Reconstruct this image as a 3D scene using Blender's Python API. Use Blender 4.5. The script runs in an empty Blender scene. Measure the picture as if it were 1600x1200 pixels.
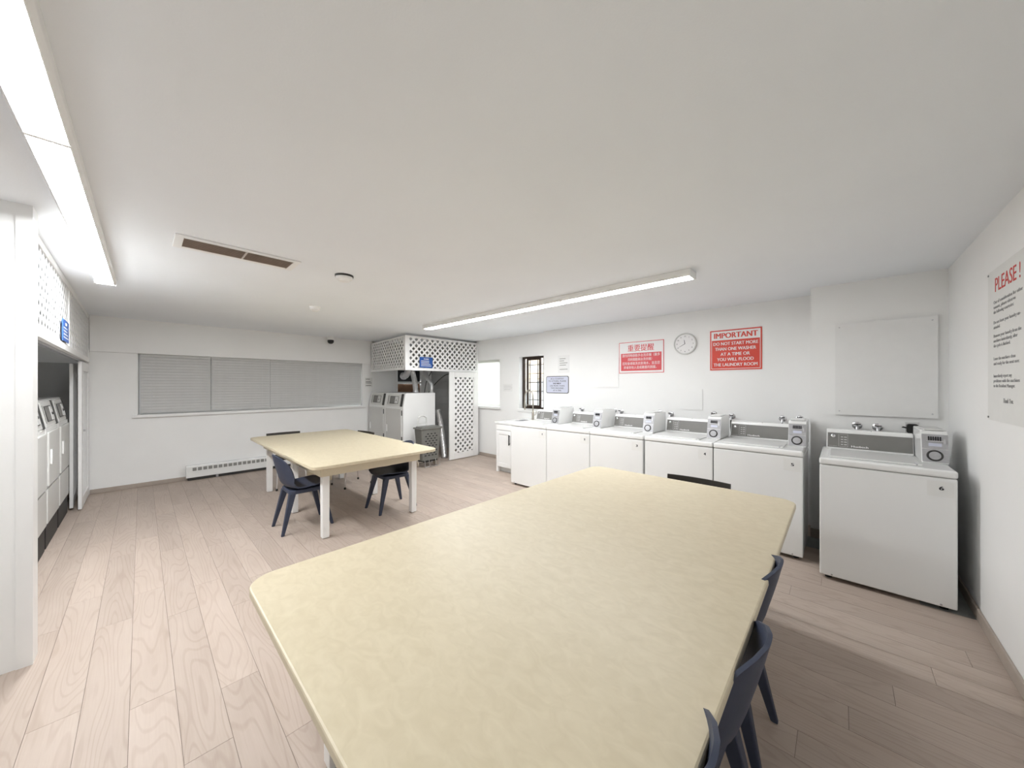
import bpy, bmesh, math, random
from mathutils import Vector, Matrix
random.seed(7)
S = bpy.context.scene
COL = S.collection
PI = math.pi

# ------------------------------------------------------------------ camera, world, exposure
TH, FPX, HORIZON, EYE = 0.8157, 544.96, 602.33, 1.5
cd = bpy.data.cameras.new('camera')
cd.sensor_width = 36.0
cd.lens = 36.0 * FPX / 1600.0
cd.shift_y = (HORIZON - 600.0) / 1600.0
cd.clip_start = 0.02
cam = bpy.data.objects.new('camera', cd)
cam.location = (0, 0, EYE)
cam.rotation_euler = (PI/2, 0, PI/2 - TH)
COL.objects.link(cam)
S.camera = cam

world = bpy.data.worlds.new('daylight')
S.world = world
world.use_nodes = True
bg = world.node_tree.nodes['Background']
bg.inputs['Color'].default_value = (0.93, 0.97, 1.0, 1)
bg.inputs['Strength'].default_value = 5.0
LAMP = 46.0                       # radiance of the fluorescent lenses
S.view_settings.view_transform = 'Standard'
S.view_settings.look = 'None'
S.view_settings.gamma = 1.0
S.view_settings.use_curve_mapping = False
S.view_settings.exposure = 1.06

# ------------------------------------------------------------------ materials
def srgb(r, g, b):
    f = lambda c: ((c/255.0)/12.92 if c/255.0 <= .04045 else (((c/255.0)+.055)/1.055)**2.4)
    return (f(r), f(g), f(b), 1)

def new_mat(name):
    m = bpy.data.materials.new(name); m.use_nodes = True
    return m, m.node_tree.nodes, m.node_tree.links, m.node_tree.nodes['Principled BSDF']

def plain(name, col, rough=.5, metal=0.0, vary=.04, scale=14.0, bump=0.0, bscale=120.0, spec=.5, coat=0.0):
    m, N, L, B = new_mat(name)
    B.inputs['Roughness'].default_value = rough
    B.inputs['Metallic'].default_value = metal
    B.inputs['Specular IOR Level'].default_value = spec
    B.inputs['Coat Weight'].default_value = coat
    tc = N.new('ShaderNodeTexCoord')
    nz = N.new('ShaderNodeTexNoise'); nz.inputs['Scale'].default_value = scale; nz.inputs['Detail'].default_value = 4
    L.new(tc.outputs['Object'], nz.inputs['Vector'])
    rp = N.new('ShaderNodeValToRGB')
    rp.color_ramp.elements[0].position = .3; rp.color_ramp.elements[1].position = .7
    rp.color_ramp.elements[0].color = tuple(c*(1-vary) for c in col[:3]) + (1,)
    rp.color_ramp.elements[1].color = tuple(min(1, c*(1+vary)) for c in col[:3]) + (1,)
    L.new(nz.outputs['Fac'], rp.inputs['Fac']); L.new(rp.outputs['Color'], B.inputs['Base Color'])
    if bump > 0:
        n2 = N.new('ShaderNodeTexNoise'); n2.inputs['Scale'].default_value = bscale; n2.inputs['Detail'].default_value = 3
        L.new(tc.outputs['Object'], n2.inputs['Vector'])
        bp = N.new('ShaderNodeBump'); bp.inputs['Strength'].default_value = bump; bp.inputs['Distance'].default_value = .002
        L.new(n2.outputs['Fac'], bp.inputs['Height']); L.new(bp.outputs['Normal'], B.inputs['Normal'])
    return m

M = {}
M['wall'] = plain('wall_paint', (.915, .915, .905, 1), .6, vary=.012, scale=2.5, bump=.12, bscale=160)
M['ceil'] = plain('ceiling_paint', (.895, .922, .955, 1), .75, vary=.012, scale=1.5, bump=.15, bscale=140)
M['trimw'] = plain('white_gloss_paint', (.89, .89, .88, 1), .35, vary=.015, scale=6)
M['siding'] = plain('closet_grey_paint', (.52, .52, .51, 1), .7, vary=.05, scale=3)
M['base'] = plain('baseboard_taupe', (.42, .36, .31, 1), .5, vary=.05)
M['joint'] = plain('plank_joint_dark', (.16, .12, .10, 1), .8)
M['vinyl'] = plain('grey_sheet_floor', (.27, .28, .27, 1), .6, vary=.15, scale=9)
M['enamel'] = plain('white_enamel', (.87, .875, .865, 1), .22, vary=.01, scale=3, coat=.3)
M['enamel_grey'] = plain('pale_grey_enamel', (.66, .66, .64, 1), .35, vary=.015, scale=3)
M['panelgrey'] = plain('control_panel_grey', (.20, .195, .185, 1), .5, vary=.03)
M['silver'] = plain('brushed_metal', (.62, .62, .64, 1), .3, 1.0, vary=.06, scale=40)
M['chrome'] = plain('chrome', (.75, .75, .76, 1), .12, 1.0, vary=.02)
M['foil'] = plain('foil_duct', (.78, .78, .78, 1), .42, 1.0, vary=.08, scale=30)
M['nickel'] = plain('brushed_nickel', (.52, .48, .42, 1), .3, 1.0, vary=.04)
M['zinc'] = plain('meter_plate_grey', (.46, .46, .48, 1), .35, .6, vary=.08, scale=30)
M['black'] = plain('black_plastic', (.012, .012, .012, 1), .45, vary=.1)
M['dark'] = plain('dark_grey_plastic', (.035, .034, .032, 1), .5, vary=.1)
M['navy'] = plain('navy_plastic', (.036, .046, .080, 1), .48, vary=.05, scale=30, bump=.08, bscale=300)
M['blackwood'] = plain('black_brown_board', (.022, .018, .013, 1), .5, vary=.15, scale=25)
M['hamper'] = plain('grey_hamper_plastic', (.17, .17, .155, 1), .5, vary=.05)
M['plinth'] = plain('black_plinth', (.02, .019, .019, 1), .55, vary=.1)
M['cardboard'] = plain('brown_board', (.16, .085, .045, 1), .7, vary=.12)
M['bronze'] = plain('dark_bronze_frame', (.045, .030, .022, 1), .4, .4, vary=.1)
M['cream'] = plain('cream_apron_paint', (.75, .69, .54, 1), .5, vary=.02)
M['red'] = plain('sign_red', srgb(214, 62, 42), .4, vary=.02)
M['redpale'] = plain('sign_pale_red', srgb(214, 78, 84), .4, vary=.02)
M['signwhite'] = plain('sign_white', (.84, .83, .83, 1), .35, vary=.01)
M['blue'] = plain('sign_blue', srgb(38, 86, 160), .4, vary=.02)
M['lavender'] = plain('sign_lavender', srgb(205, 208, 224), .4, vary=.02)
M['ink'] = plain('ink_black', (.02, .02, .025, 1), .6)
M['inkgrey'] = plain('ink_grey', (.32, .32, .32, 1), .6)
M['inkred'] = plain('ink_red', srgb(206, 60, 52), .6)
M['paper'] = plain('paper_white', (.80, .80, .78, 1), .7, vary=.015)
M['boardw'] = plain('board_white', (.86, .86, .85, 1), .4, vary=.01)
M['acrylic'] = plain('label_sleeve', (.74, .74, .73, 1), .15, vary=.01, coat=.5)
M['vent'] = plain('vent_taupe', (.56, .46, .39, 1), .55, vary=.06)
M['ventdark'] = plain('vent_inside', (.30, .24, .20, 1), .7)
M['rim'] = plain('heater_grille_grey', (.28, .28, .265, 1), .5, vary=.06)
M['blind'] = plain('blind_slat_grey', (.60, .60, .59, 1), .45, vary=.02)
M['stucco'] = plain('outside_stucco', (.30, .26, .22, 1), .8, vary=.06)
M['outgrey'] = plain('outside_grey', (.14, .14, .14, 1), .8, vary=.06)
M['peach'] = plain('outside_peach', (.40, .29, .20, 1), .7, vary=.04)
M['cable'] = plain('grey_cable', (.06, .06, .055, 1), .5)
M['wheel'] = plain('beige_wheel', (.55, .47, .38, 1), .5)
M['rubber'] = plain('black_rubber', (.015, .015, .015, 1), .8)

def blind_white():
    m, N, L, B = new_mat('white_translucent_slat')
    B.inputs['Base Color'].default_value = (.85, .85, .83, 1); B.inputs['Roughness'].default_value = .5
    tr = N.new('ShaderNodeBsdfTranslucent'); tr.inputs['Color'].default_value = (.9, .9, .88, 1)
    nz = N.new('ShaderNodeTexNoise'); nz.inputs['Scale'].default_value = 3
    mp = N.new('ShaderNodeMapRange'); mp.inputs['To Min'].default_value = .82; mp.inputs['To Max'].default_value = .88
    L.new(nz.outputs['Fac'], mp.inputs['Value'])
    mx = N.new('ShaderNodeMixShader'); L.new(mp.outputs['Result'], mx.inputs['Fac'])
    L.new(B.outputs['BSDF'], mx.inputs[1]); L.new(tr.outputs['BSDF'], mx.inputs[2])
    L.new(mx.outputs['Shader'], N['Material Output'].inputs['Surface'])
    return m
M['blindw'] = blind_white()

def glass():
    m, N, L, B = new_mat('window_glass')
    t = N.new('ShaderNodeBsdfTransparent'); t.inputs['Color'].default_value = (.94, .96, .95, 1)
    g = N.new('ShaderNodeBsdfGlossy'); g.inputs['Roughness'].default_value = .03
    fr = N.new('ShaderNodeFresnel'); fr.inputs['IOR'].default_value = 1.45
    mx = N.new('ShaderNodeMixShader'); L.new(fr.outputs['Fac'], mx.inputs['Fac'])
    L.new(t.outputs['BSDF'], mx.inputs[1]); L.new(g.outputs['BSDF'], mx.inputs[2])
    L.new(mx.outputs['Shader'], N['Material Output'].inputs['Surface'])
    return m
M['glass'] = glass()

def lamp(name, k):
    m, N, L, B = new_mat(name)
    B.inputs['Base Color'].default_value = (.9, .9, .9, 1)
    B.inputs['Emission Color'].default_value = (.965, .985, 1.0, 1)
    B.inputs['Emission Strength'].default_value = LAMP*k
    return m
M['lamp'] = lamp('fluorescent_lens', .45)
M['lamp_mid'] = lamp('mid_fluorescent_lens', .74)  # far segment over the washers, raised for evener light
M['lamp_bright'] = lamp('bright_fluorescent_lens', 1.25)  # made-up level: far closet segment boosted to light the window wall
M['lamp_dim'] = lamp('dim_fluorescent_lens', .50)  # nearer closet segments dimmed by choice to keep the wall end from clipping

def oak():
    m, N, L, B = new_mat('pale_oak_plank')
    tc = N.new('ShaderNodeTexCoord'); oi = N.new('ShaderNodeObjectInfo')
    sc = N.new('ShaderNodeVectorMath'); sc.operation = 'SCALE'; sc.inputs['Scale'].default_value = 57.0
    cb = N.new('ShaderNodeCombineXYZ')
    L.new(oi.outputs['Random'], cb.inputs['X']); L.new(oi.outputs['Random'], cb.inputs['Y']); L.new(oi.outputs['Random'], cb.inputs['Z'])
    L.new(cb.outputs['Vector'], sc.inputs[0])
    ad = N.new('ShaderNodeVectorMath'); ad.operation = 'ADD'
    L.new(tc.outputs['Object'], ad.inputs[0]); L.new(sc.outputs['Vector'], ad.inputs[1])
    mp = N.new('ShaderNodeMapping'); mp.inputs['Scale'].default_value = (1.0, 7.0, 7.0)
    L.new(ad.outputs['Vector'], mp.inputs['Vector'])
    # cathedral figure: contour lines of a stretched noise
    nf = N.new('ShaderNodeTexNoise'); nf.inputs['Scale'].default_value = 1.1; nf.inputs['Detail'].default_value = .6
    L.new(mp.outputs['Vector'], nf.inputs['Vector'])
    mu = N.new('ShaderNodeMath'); mu.operation = 'MULTIPLY'; mu.inputs[1].default_value = 95.0
    L.new(nf.outputs['Fac'], mu.inputs[0])
    sn = N.new('ShaderNodeMath'); sn.operation = 'SINE'; L.new(mu.outputs[0], sn.inputs[0])
    pw = N.new('ShaderNodeMapRange'); pw.inputs['From Min'].default_value = .45; pw.inputs['From Max'].default_value = 1.0
    pw.inputs['To Min'].default_value = 0; pw.inputs['To Max'].default_value = 1
    L.new(sn.outputs[0], pw.inputs['Value'])
    # fine pores
    m2 = N.new('ShaderNodeMapping'); m2.inputs['Scale'].default_value = (6, 150, 150)
    L.new(ad.outputs['Vector'], m2.inputs['Vector'])
    n2 = N.new('ShaderNodeTexNoise'); n2.inputs['Scale'].default_value = 1.0; n2.inputs['Detail'].default_value = 3
    L.new(m2.outputs['Vector'], n2.inputs['Vector'])
    m3 = N.new('ShaderNodeMapping'); m3.inputs['Scale'].default_value = (1.3, 5, 5)
    L.new(ad.outputs['Vector'], m3.inputs['Vector'])
    n3 = N.new('ShaderNodeTexNoise'); n3.inputs['Scale'].default_value = 1.4; n3.inputs['Detail'].default_value = 5
    L.new(m3.outputs['Vector'], n3.inputs['Vector'])
    rp = N.new('ShaderNodeValToRGB')
    rp.color_ramp.elements[0].position = .25; rp.color_ramp.elements[0].color = (.455, .376, .319, 1)
    rp.color_ramp.elements[1].position = .75; rp.color_ramp.elements[1].color = (.528, .447, .389, 1)
    L.new(n3.outputs['Fac'], rp.inputs['Fac'])
    def dark(prev, fac, k):
        q = N.new('ShaderNodeMath'); q.operation = 'MULTIPLY'; q.inputs[1].default_value = k; L.new(fac, q.inputs[0])
        x = N.new('ShaderNodeMix'); x.data_type = 'RGBA'; x.blend_type = 'MULTIPLY'
        L.new(q.outputs[0], x.inputs['Factor']); L.new(prev, x.inputs['A']); x.inputs['B'].default_value = (.55, .45, .38, 1)
        return x.outputs['Result']
    c = dark(rp.outputs['Color'], pw.outputs['Result'], .19)
    c = dark(c, n2.outputs['Fac'], .25)
    hs = N.new('ShaderNodeHueSaturation')
    vr = N.new('ShaderNodeMapRange'); vr.inputs['To Min'].default_value = .96; vr.inputs['To Max'].default_value = 1.10
    L.new(oi.outputs['Random'], vr.inputs['Value']); L.new(vr.outputs['Result'], hs.inputs['Value']); L.new(c, hs.inputs['Color'])
    L.new(hs.outputs['Color'], B.inputs['Base Color'])
    B.inputs['Roughness'].default_value = .5; B.inputs['Specular IOR Level'].default_value = .35
    bp = N.new('ShaderNodeBump'); bp.inputs['Strength'].default_value = .08; bp.inputs['Distance'].default_value = .001
    L.new(sn.outputs[0], bp.inputs['Height']); L.new(bp.outputs['Normal'], B.inputs['Normal'])
    return m
M['oak'] = oak()

def laminate():
    m, N, L, B = new_mat('cream_mottled_laminate')
    tc = N.new('ShaderNodeTexCoord')
    mp = N.new('ShaderNodeMapping'); mp.inputs['Scale'].default_value = (1, 1.6, 1); mp.inputs['Rotation'].default_value = (0, 0, .5)
    L.new(tc.outputs['Object'], mp.inputs['Vector'])
    nz = N.new('ShaderNodeTexNoise'); nz.inputs['Scale'].default_value = 16; nz.inputs['Detail'].default_value = 7; nz.inputs['Distortion'].default_value = 1.2
    L.new(mp.outputs['Vector'], nz.inputs['Vector'])
    rp = N.new('ShaderNodeValToRGB')
    rp.color_ramp.elements[0].position = .3; rp.color_ramp.elements[0].color = (.585, .51, .36, 1)
    rp.color_ramp.elements[1].position = .72; rp.color_ramp.elements[1].color = (.65, .575, .42, 1)
    L.new(nz.outputs['Fac'], rp.inputs['Fac']); L.new(rp.outputs['Color'], B.inputs['Base Color'])
    B.inputs['Roughness'].default_value = .42; B.inputs['Specular IOR Level'].default_value = .4
    return m
M['laminate'] = laminate()

# ------------------------------------------------------------------ mesh helpers
class MB:
    def __init__(s): s.bm = bmesh.new()
    def poly(s, pts):
        return s.bm.faces.new([s.bm.verts.new(p) for p in pts])
    def box(s, a, b):
        x0, y0, z0 = a; x1, y1, z1 = b
        v = [s.bm.verts.new(p) for p in ((x0,y0,z0),(x1,y0,z0),(x1,y1,z0),(x0,y1,z0),(x0,y0,z1),(x1,y0,z1),(x1,y1,z1),(x0,y1,z1))]
        for f in ((3,2,1,0),(4,5,6,7),(0,1,5,4),(1,2,6,5),(2,3,7,6),(3,0,4,7)): s.bm.faces.new([v[i] for i in f])
        return s
    def prism(s, pts, axis, a, b):
        """2-D outline extruded along axis (0,1,2) from a to b; pts are the other two coordinates in xyz order"""
        def mk(p, t):
            l = list(p); l.insert(axis, t); return s.bm.verts.new(l)
        A = [mk(p, a) for p in pts]; B_ = [mk(p, b) for p in pts]; n = len(pts)
        s.bm.faces.new(A[::-1]); s.bm.faces.new(B_)
        for i in range(n): s.bm.faces.new((A[i], A[(i+1)%n], B_[(i+1)%n], B_[i]))
        return s
    def frustum(s, p0, r0, p1, r1):
        """tapered square bar"""
        A = [s.bm.verts.new((p0[0]+dx*r0[0], p0[1]+dy*r0[1], p0[2])) for dx, dy in ((-1,-1),(1,-1),(1,1),(-1,1))]
        B_ = [s.bm.verts.new((p1[0]+dx*r1[0], p1[1]+dy*r1[1], p1[2])) for dx, dy in ((-1,-1),(1,-1),(1,1),(-1,1))]
        s.bm.faces.new(A[::-1]); s.bm.faces.new(B_)
        for i in range(4): s.bm.faces.new((A[i], A[(i+1)%4], B_[(i+1)%4], B_[i]))
        return s
    def tube(s, pts, r, n=10, cap=True):
        pts = [Vector(p) for p in pts]; rs = r if isinstance(r, (list, tuple)) else [r]*len(pts)
        up = None; rings = []
        for i, p in enumerate(pts):
            t = (pts[min(i+1, len(pts)-1)] - pts[max(i-1, 0)]).normalized()
            if up is None:
                up = Vector((0,0,1)) if abs(t.z) < .9 else Vector((1,0,0))
            u = (up - t*up.dot(t)).normalized(); up = u; w = t.cross(u)
            rings.append([s.bm.verts.new(p + (u*math.cos(2*PI*k/n) + w*math.sin(2*PI*k/n))*rs[i]) for k in range(n)])
        for a, b in zip(rings, rings[1:]):
            for k in range(n): s.bm.faces.new((a[k], a[(k+1)%n], b[(k+1)%n], b[k]))
        if cap:
            s.bm.faces.new(rings[0][::-1]); s.bm.faces.new(rings[-1])
        return s
    def lathe(s, prof, n=24, axis=2, c=(0,0,0)):
        """profile [(radius, height)] about an axis through c"""
        rings = []
        for r, h in prof:
            ring = []
            for k in range(n):
                a = 2*PI*k/n; p = [r*math.cos(a), r*math.sin(a)]; p.insert(axis, h)
                ring.append(s.bm.verts.new((p[0]+c[0], p[1]+c[1], p[2]+c[2])))
            rings.append(ring)
        for a, b in zip(rings, rings[1:]):
            for k in range(n): s.bm.faces.new((a[k], a[(k+1)%n], b[(k+1)%n], b[k]))
        s.bm.faces.new(rings[0][::-1]); s.bm.faces.new(rings[-1])
        return s
    def mesh(s, name, mat, bevel=0, seg=2, smooth=False, solid=0):
        bm = s.bm
        if solid:
            bmesh.ops.recalc_face_normals(bm, faces=bm.faces[:])
            bmesh.ops.solidify(bm, geom=bm.faces[:], thickness=solid)
        bmesh.ops.recalc_face_normals(bm, faces=bm.faces[:])
        if bevel:
            es = [e for e in bm.edges if len(e.link_faces) == 2 and e.calc_face_angle(0) > .5]
            bmesh.ops.bevel(bm, geom=es, offset=bevel, segments=seg, profile=.5, affect='EDGES', clamp_overlap=True)
        me = bpy.data.meshes.new(name); bm.to_mesh(me); bm.free()
        me.materials.append(M[mat] if isinstance(mat, str) else mat)
        if smooth:
            me.polygons.foreach_set('use_smooth', [True]*len(me.polygons))
            try: me.set_sharp_from_angle(angle=.7)
            except Exception: pass
        return me
    def build(s, name, mat, parent=None, bevel=0, seg=2, smooth=False, solid=0, loc=None, rot=None):
        return link(name, s.mesh(name, mat, bevel, seg, smooth, solid), parent, loc, rot)

def link(name, me, parent=None, loc=None, rot=None):
    o = bpy.data.objects.new(name, me); COL.objects.link(o)
    if parent: o.parent = parent
    if loc: o.location = loc
    if rot: o.rotation_euler = rot
    return o

def tag(o, label=None, cat=None, group=None, kind=None):
    if label: o['label'] = label
    if cat: o['category'] = cat
    if group: o['group'] = group
    if kind: o['kind'] = kind
    return o

def thing(name, loc, rz, label, cat, group=None):
    o = bpy.data.objects.new(name, None); o.empty_display_size = .1
    COL.objects.link(o); o.location = loc; o.rotation_euler = (0, 0, rz)
    return tag(o, label, cat, group)

def struct(name, mb, mat, parent=None, bevel=0):
    return tag(mb.build(name, mat, parent, bevel), kind='structure')

def copy_tree(o, parent=None):
    c = o.copy(); COL.objects.link(c); c.parent = parent
    for ch in list(o.children): copy_tree(ch, c)
    return c

def text(body, h, mat, parent, x, y, z, align='CENTER', bold=0.0, width=None, name='lettering', shear=0.0, rx=PI/2):
    """flat lettering standing in the local xz plane, facing -y; h = capital height"""
    cu = bpy.data.curves.new(name, 'FONT'); cu.body = body; cu.size = h/.73
    cu.align_x = align; cu.extrude = .0006; cu.resolution_u = 3; cu.shear = shear
    t = bpy.data.objects.new('tmp', cu); COL.objects.link(t)
    me = bpy.data.meshes.new_from_object(t)
    bpy.data.objects.remove(t); bpy.data.curves.remove(cu)
    me.name = name; me.materials.clear(); me.materials.append(M[mat])
    if bold:                                   # heavier strokes: the outline repeated a hair to either side
        b2 = bmesh.new()
        for dx in (-bold, 0.0, bold):
            k0 = len(b2.verts); b2.from_mesh(me); b2.verts.ensure_lookup_table()
            for v in b2.verts[k0:]: v.co.x += dx; v.co.z += .0004*(dx > 0) - .0004*(dx < 0)
        b2.to_mesh(me); b2.free()
    if width and len(me.vertices):
        xs = [v.co.x for v in me.vertices]; w = max(xs)-min(xs)
        if w > 0:
            k = width/w
            for v in me.vertices: v.co.x *= k
    return link(name, me, parent, (x, y, z), (rx, 0, 0))

def rrect(x0, y0, x1, y1, r, n=6):
    pts = []
    for cx, cy, a0 in ((x1-r, y0+r, -PI/2), (x1-r, y1-r, 0), (x0+r, y1-r, PI/2), (x0+r, y0+r, PI)):
        for k in range(n+1):
            a = a0 + PI/2*k/n; pts.append((cx+r*math.cos(a), cy+r*math.sin(a)))
    return pts

def clip(poly, x0, z0, x1, z1):
    for ax, lim, sg in ((0, x0, 1), (0, x1, -1), (1, z0, 1), (1, z1, -1)):
        out = []
        for i in range(len(poly)):
            a, b = poly[i], poly[(i+1) % len(poly)]
            da, db = sg*(a[ax]-lim), sg*(b[ax]-lim)
            if da >= 0: out.append(a)
            if da*db < 0:
                t = da/(da-db); out.append((a[0]+(b[0]-a[0])*t, a[1]+(b[1]-a[1])*t))
        poly = out
        if len(poly) < 3: return []
    return poly

def lattice(parent, x0, z0, x1, z1, step=.115, w=.040, y=0.0, t=.006, phase=.3):
    """two layers of diagonal laths clipped to a rectangle of the local xz plane; every lath is its own part"""
    for layer, d in ((0, 1), (1, -1)):
        k0 = int(-(z1-z0)/step) - 2; k1 = int((x1-x0)/step) + 2
        for k in range(k0, k1+int((z1-z0)/step)+2):
            c = x0 + (k+phase)*step
            hw = w*.7071
            H = z1 - z0
            if d > 0: q = [(c-hw, z0), (c+hw, z0), (c+hw+H, z1), (c-hw+H, z1)]
            else:     q = [(c-hw, z0), (c+hw, z0), (c+hw-H, z1), (c-hw-H, z1)]
            q = clip(q, x0, z0, x1, z1)
            if len(q) < 3: continue
            ar = abs(sum(q[i][0]*q[(i+1)%len(q)][1]-q[(i+1)%len(q)][0]*q[i][1] for i in range(len(q))))/2
            if ar < 2e-4: continue
            yy = y + layer*t
            MB().prism(q, 1, yy, yy+t).build('lath', 'trimw', parent)

# ------------------------------------------------------------------ the setting
XV, XR, YW1, YW2, YW3, H = -7.53, .649, 5.04, 4.92, 4.55, 2.465
XJ1, XJ2 = -3.855, -.215
YL = -.487          # closet front line where it meets the window wall
fl = struct('floor', MB().box((XV-.2, -2.8, -.08), (XR+.2, YW1+.2, -.003)), 'joint')
PW = .1535; plank_len = 1.285
me_cache = {}
row0 = -4
for r in range(row0, 33):
    ya = -.037 + r*PW; yb = ya + PW - .0016
    off = (r*0.437 + (.17 if r % 2 else 0)) % 1.0
    x = XV - off*plank_len
    while x < XR:
        a, b = max(x, XV), min(x+plank_len-.0016, XR)
        if b - a > .02 and ya > -.66:
            key = round(b-a, 3)
            if key not in me_cache:
                me_cache[key] = MB().box((-(b-a)/2, -PW/2+.0008, -.012), ((b-a)/2, PW/2-.0008, 0)).mesh('plank', 'oak')
            link('plank', me_cache[key], fl, ((a+b)/2, (ya+yb)/2, 0))
        x += plank_len
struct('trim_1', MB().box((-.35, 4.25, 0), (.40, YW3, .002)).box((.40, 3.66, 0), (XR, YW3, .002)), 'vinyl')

struct('ceiling', MB().box((XV-.2, -2.8, H), (XR+.2, YW1+.2, H+.12)), 'ceil')

# window wall: opening y -.035..3.274, z 1.07..1.97; small opening inside the far closet
wl = MB()
wl.box((XV-.2, -2.8, 0), (XV, YW1+.2, 1.07)).box((XV-.2, -2.8, 1.07), (XV, -.035, 1.97))
wl.box((XV-.2, 3.274, 1.07), (XV, 4.10, 1.97)).box((XV-.2, 4.72, 1.07), (XV, YW1+.2, 1.97)).box((XV-.2, -2.8, 1.97), (XV, YW1+.2, H))
wl.box((XV-.2, 4.10, 1.07), (XV, 4.72, 1.22)).box((XV-.2, 4.10, 1.86), (XV, 4.72, 1.97))
struct('wall_left', wl, 'wall')
struct('trim_2', MB().box((XV, YL, 1.972), (XV+.05, 3.44, H)), 'wall')
# back wall in three steps
W2L, W2R, W2B, W2T = -5.93, -5.086, 1.06, 2.035     # blind window
W3L, W3R, W3B, W3T = -4.555, XJ1, 1.055, 2.055      # dark framed window
wb = MB()
wb.box((XV, YW1, 0), (XJ1, YW1+.16, W3B)).box((XV, YW1, 2.055), (XJ1, YW1+.16, H))
wb.box((XV, YW1, W3B), (W2L, YW1+.16, 2.055)).box((W2R, YW1, W3B), (W3L, YW1+.16, 2.055))
wb.box((W2L, YW1, 2.035), (W2R, YW1+.16, 2.055))
struct('wall_back', wb, 'wall')
struct('wall_back_middle', MB().box((XJ1, YW2, 0), (XJ2, YW1+.2, H)), 'wall')
struct('wall_back_right', MB().box((XJ2, YW3, 0), (XR+.2, YW1+.2, H)), 'wall')
struct('wall_right', MB().box((XR, -2.8, 0), (XR+.2, YW3, H)), 'wall')
struct('wall_front', MB().box((-3.168, -1.85, 0), (XR, -1.65, H)), 'wall')
struct('wall_closet', MB().box((-3.29, -2.6, 0), (-3.168, -.405, H)), 'wall')
struct('trim_3', MB().box((-3.168, -.455, 0), (-3.162, -.405, H)).box((-3.29, -.405, 0), (-3.162, -.400, H)), 'trimw')
# closet interior, horizontal boards on its back wall
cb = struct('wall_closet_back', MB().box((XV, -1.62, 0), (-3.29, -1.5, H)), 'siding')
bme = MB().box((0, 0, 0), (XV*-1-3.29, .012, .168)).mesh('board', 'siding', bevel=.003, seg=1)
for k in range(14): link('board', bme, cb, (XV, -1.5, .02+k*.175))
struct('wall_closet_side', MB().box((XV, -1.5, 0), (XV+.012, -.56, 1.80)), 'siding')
# baseboards
def bboard(name, a, b): struct(name, MB().box(a, b), 'base', bevel=.004)
bboard('baseboard_left', (XV, YL, 0), (XV+.014, 3.40, .062))
bboard('baseboard_back', (-5.70, YW1-.014, 0), (-4.42, YW1, .062))
bboard('baseboard_back', (XJ2, YW3-.014, 0), (XR, YW3, .09))
bboard('baseboard_right', (XR-.014, -2.6, 0), (XR, YW3-.014, .075))
bboard('baseboard_closet', (XV+.012, -1.48, 0), (XV+.026, -.56, .09))

# ------------------------------------------------------------------ windows and blinds
def venetian(name, loc, rz, w, h, mat, label, group=None, pitch=.045, tilt=80, cord=True, slatw=.05):
    t = thing(name, loc, rz, label, 'blind', group)
    MB().box((0, -.02, h-.035), (w, .02, h)).build('headrail', mat, t, bevel=.003)
    n = int(math.ceil((h-.045)/pitch))
    sm = MB().prism([(-slatw/2, 0), (0, .004), (slatw/2, 0), (slatw/2, .0018), (0, .0058), (-slatw/2, .0018)], 0, 0.002, w-.002).mesh('slat', mat)
    for k in range(n): link('slat', sm, t, (0, 0, .03+pitch*(k+.4)), (math.radians(tilt), 0, 0))
    MB().box((.002, -.012, .004), (w-.002, .012, .020)).build('bottom_rail', mat, t, bevel=.003)
    for q in (.15, .85):
        MB().tube([(w*q, -.028, .01), (w*q, -.028, h-.03)], .0015, 5).build('cord', mat, t)
    return t

# long window behind the grey blinds (wall faces +x: local x = +y)
w1 = tag(bpy.data.objects.new('window_1', None), kind='structure'); COL.objects.link(w1); w1.location = (XV, -.035, 1.07); w1.rotation_euler = (0, 0, PI/2)
WW = 3.309
MB().box((0, .13, 0), (WW, .17, .03)).box((0, .13, .87), (WW, .17, .90)).build('frame_rail', 'trimw', w1)
for x in (0, .81, 1.63, 2.45, WW-.03): MB().box((x, .13, .03), (x+.03, .17, .87)).build('mullion', 'trimw', w1)
for a, b in ((.03, .81), (.84, 1.63), (1.66, 2.45), (2.48, WW-.03)): MB().box((a, .148, .03), (b, .152, .87)).build('pane', 'glass', w1)
MB().box((-.06, -.045, -.045), (WW+.05, .13, -.004)).build('window_sill', 'trimw', w1, bevel=.005)
MB().box((-.022, -.004, 0), (-.004, .004, .905)).build('casing', 'trimw', w1)
y0 = -.025
for (ya, yb, lb) in ((-.012, .786, 'grey venetian blind nearest the slatted dryer closet, leftmost of the long window'), (.790, 1.607, 'grey venetian blind in the middle of the long window'), (1.611, 3.268, 'wide grey venetian blind at the right end of the long window')):
    venetian('venetian_blind', (XV-.05, ya, 1.075), PI/2, yb-ya, .893, 'blind', lb, 'grey blinds of the long window', pitch=.044)
struct('wall_outside', MB().box((XV-.9, -2.0, 0), (XV-.8, 3.0, 3.4)), 'outgrey')  # unseen wall added to hold daylight off the blinds, open at the right
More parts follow.
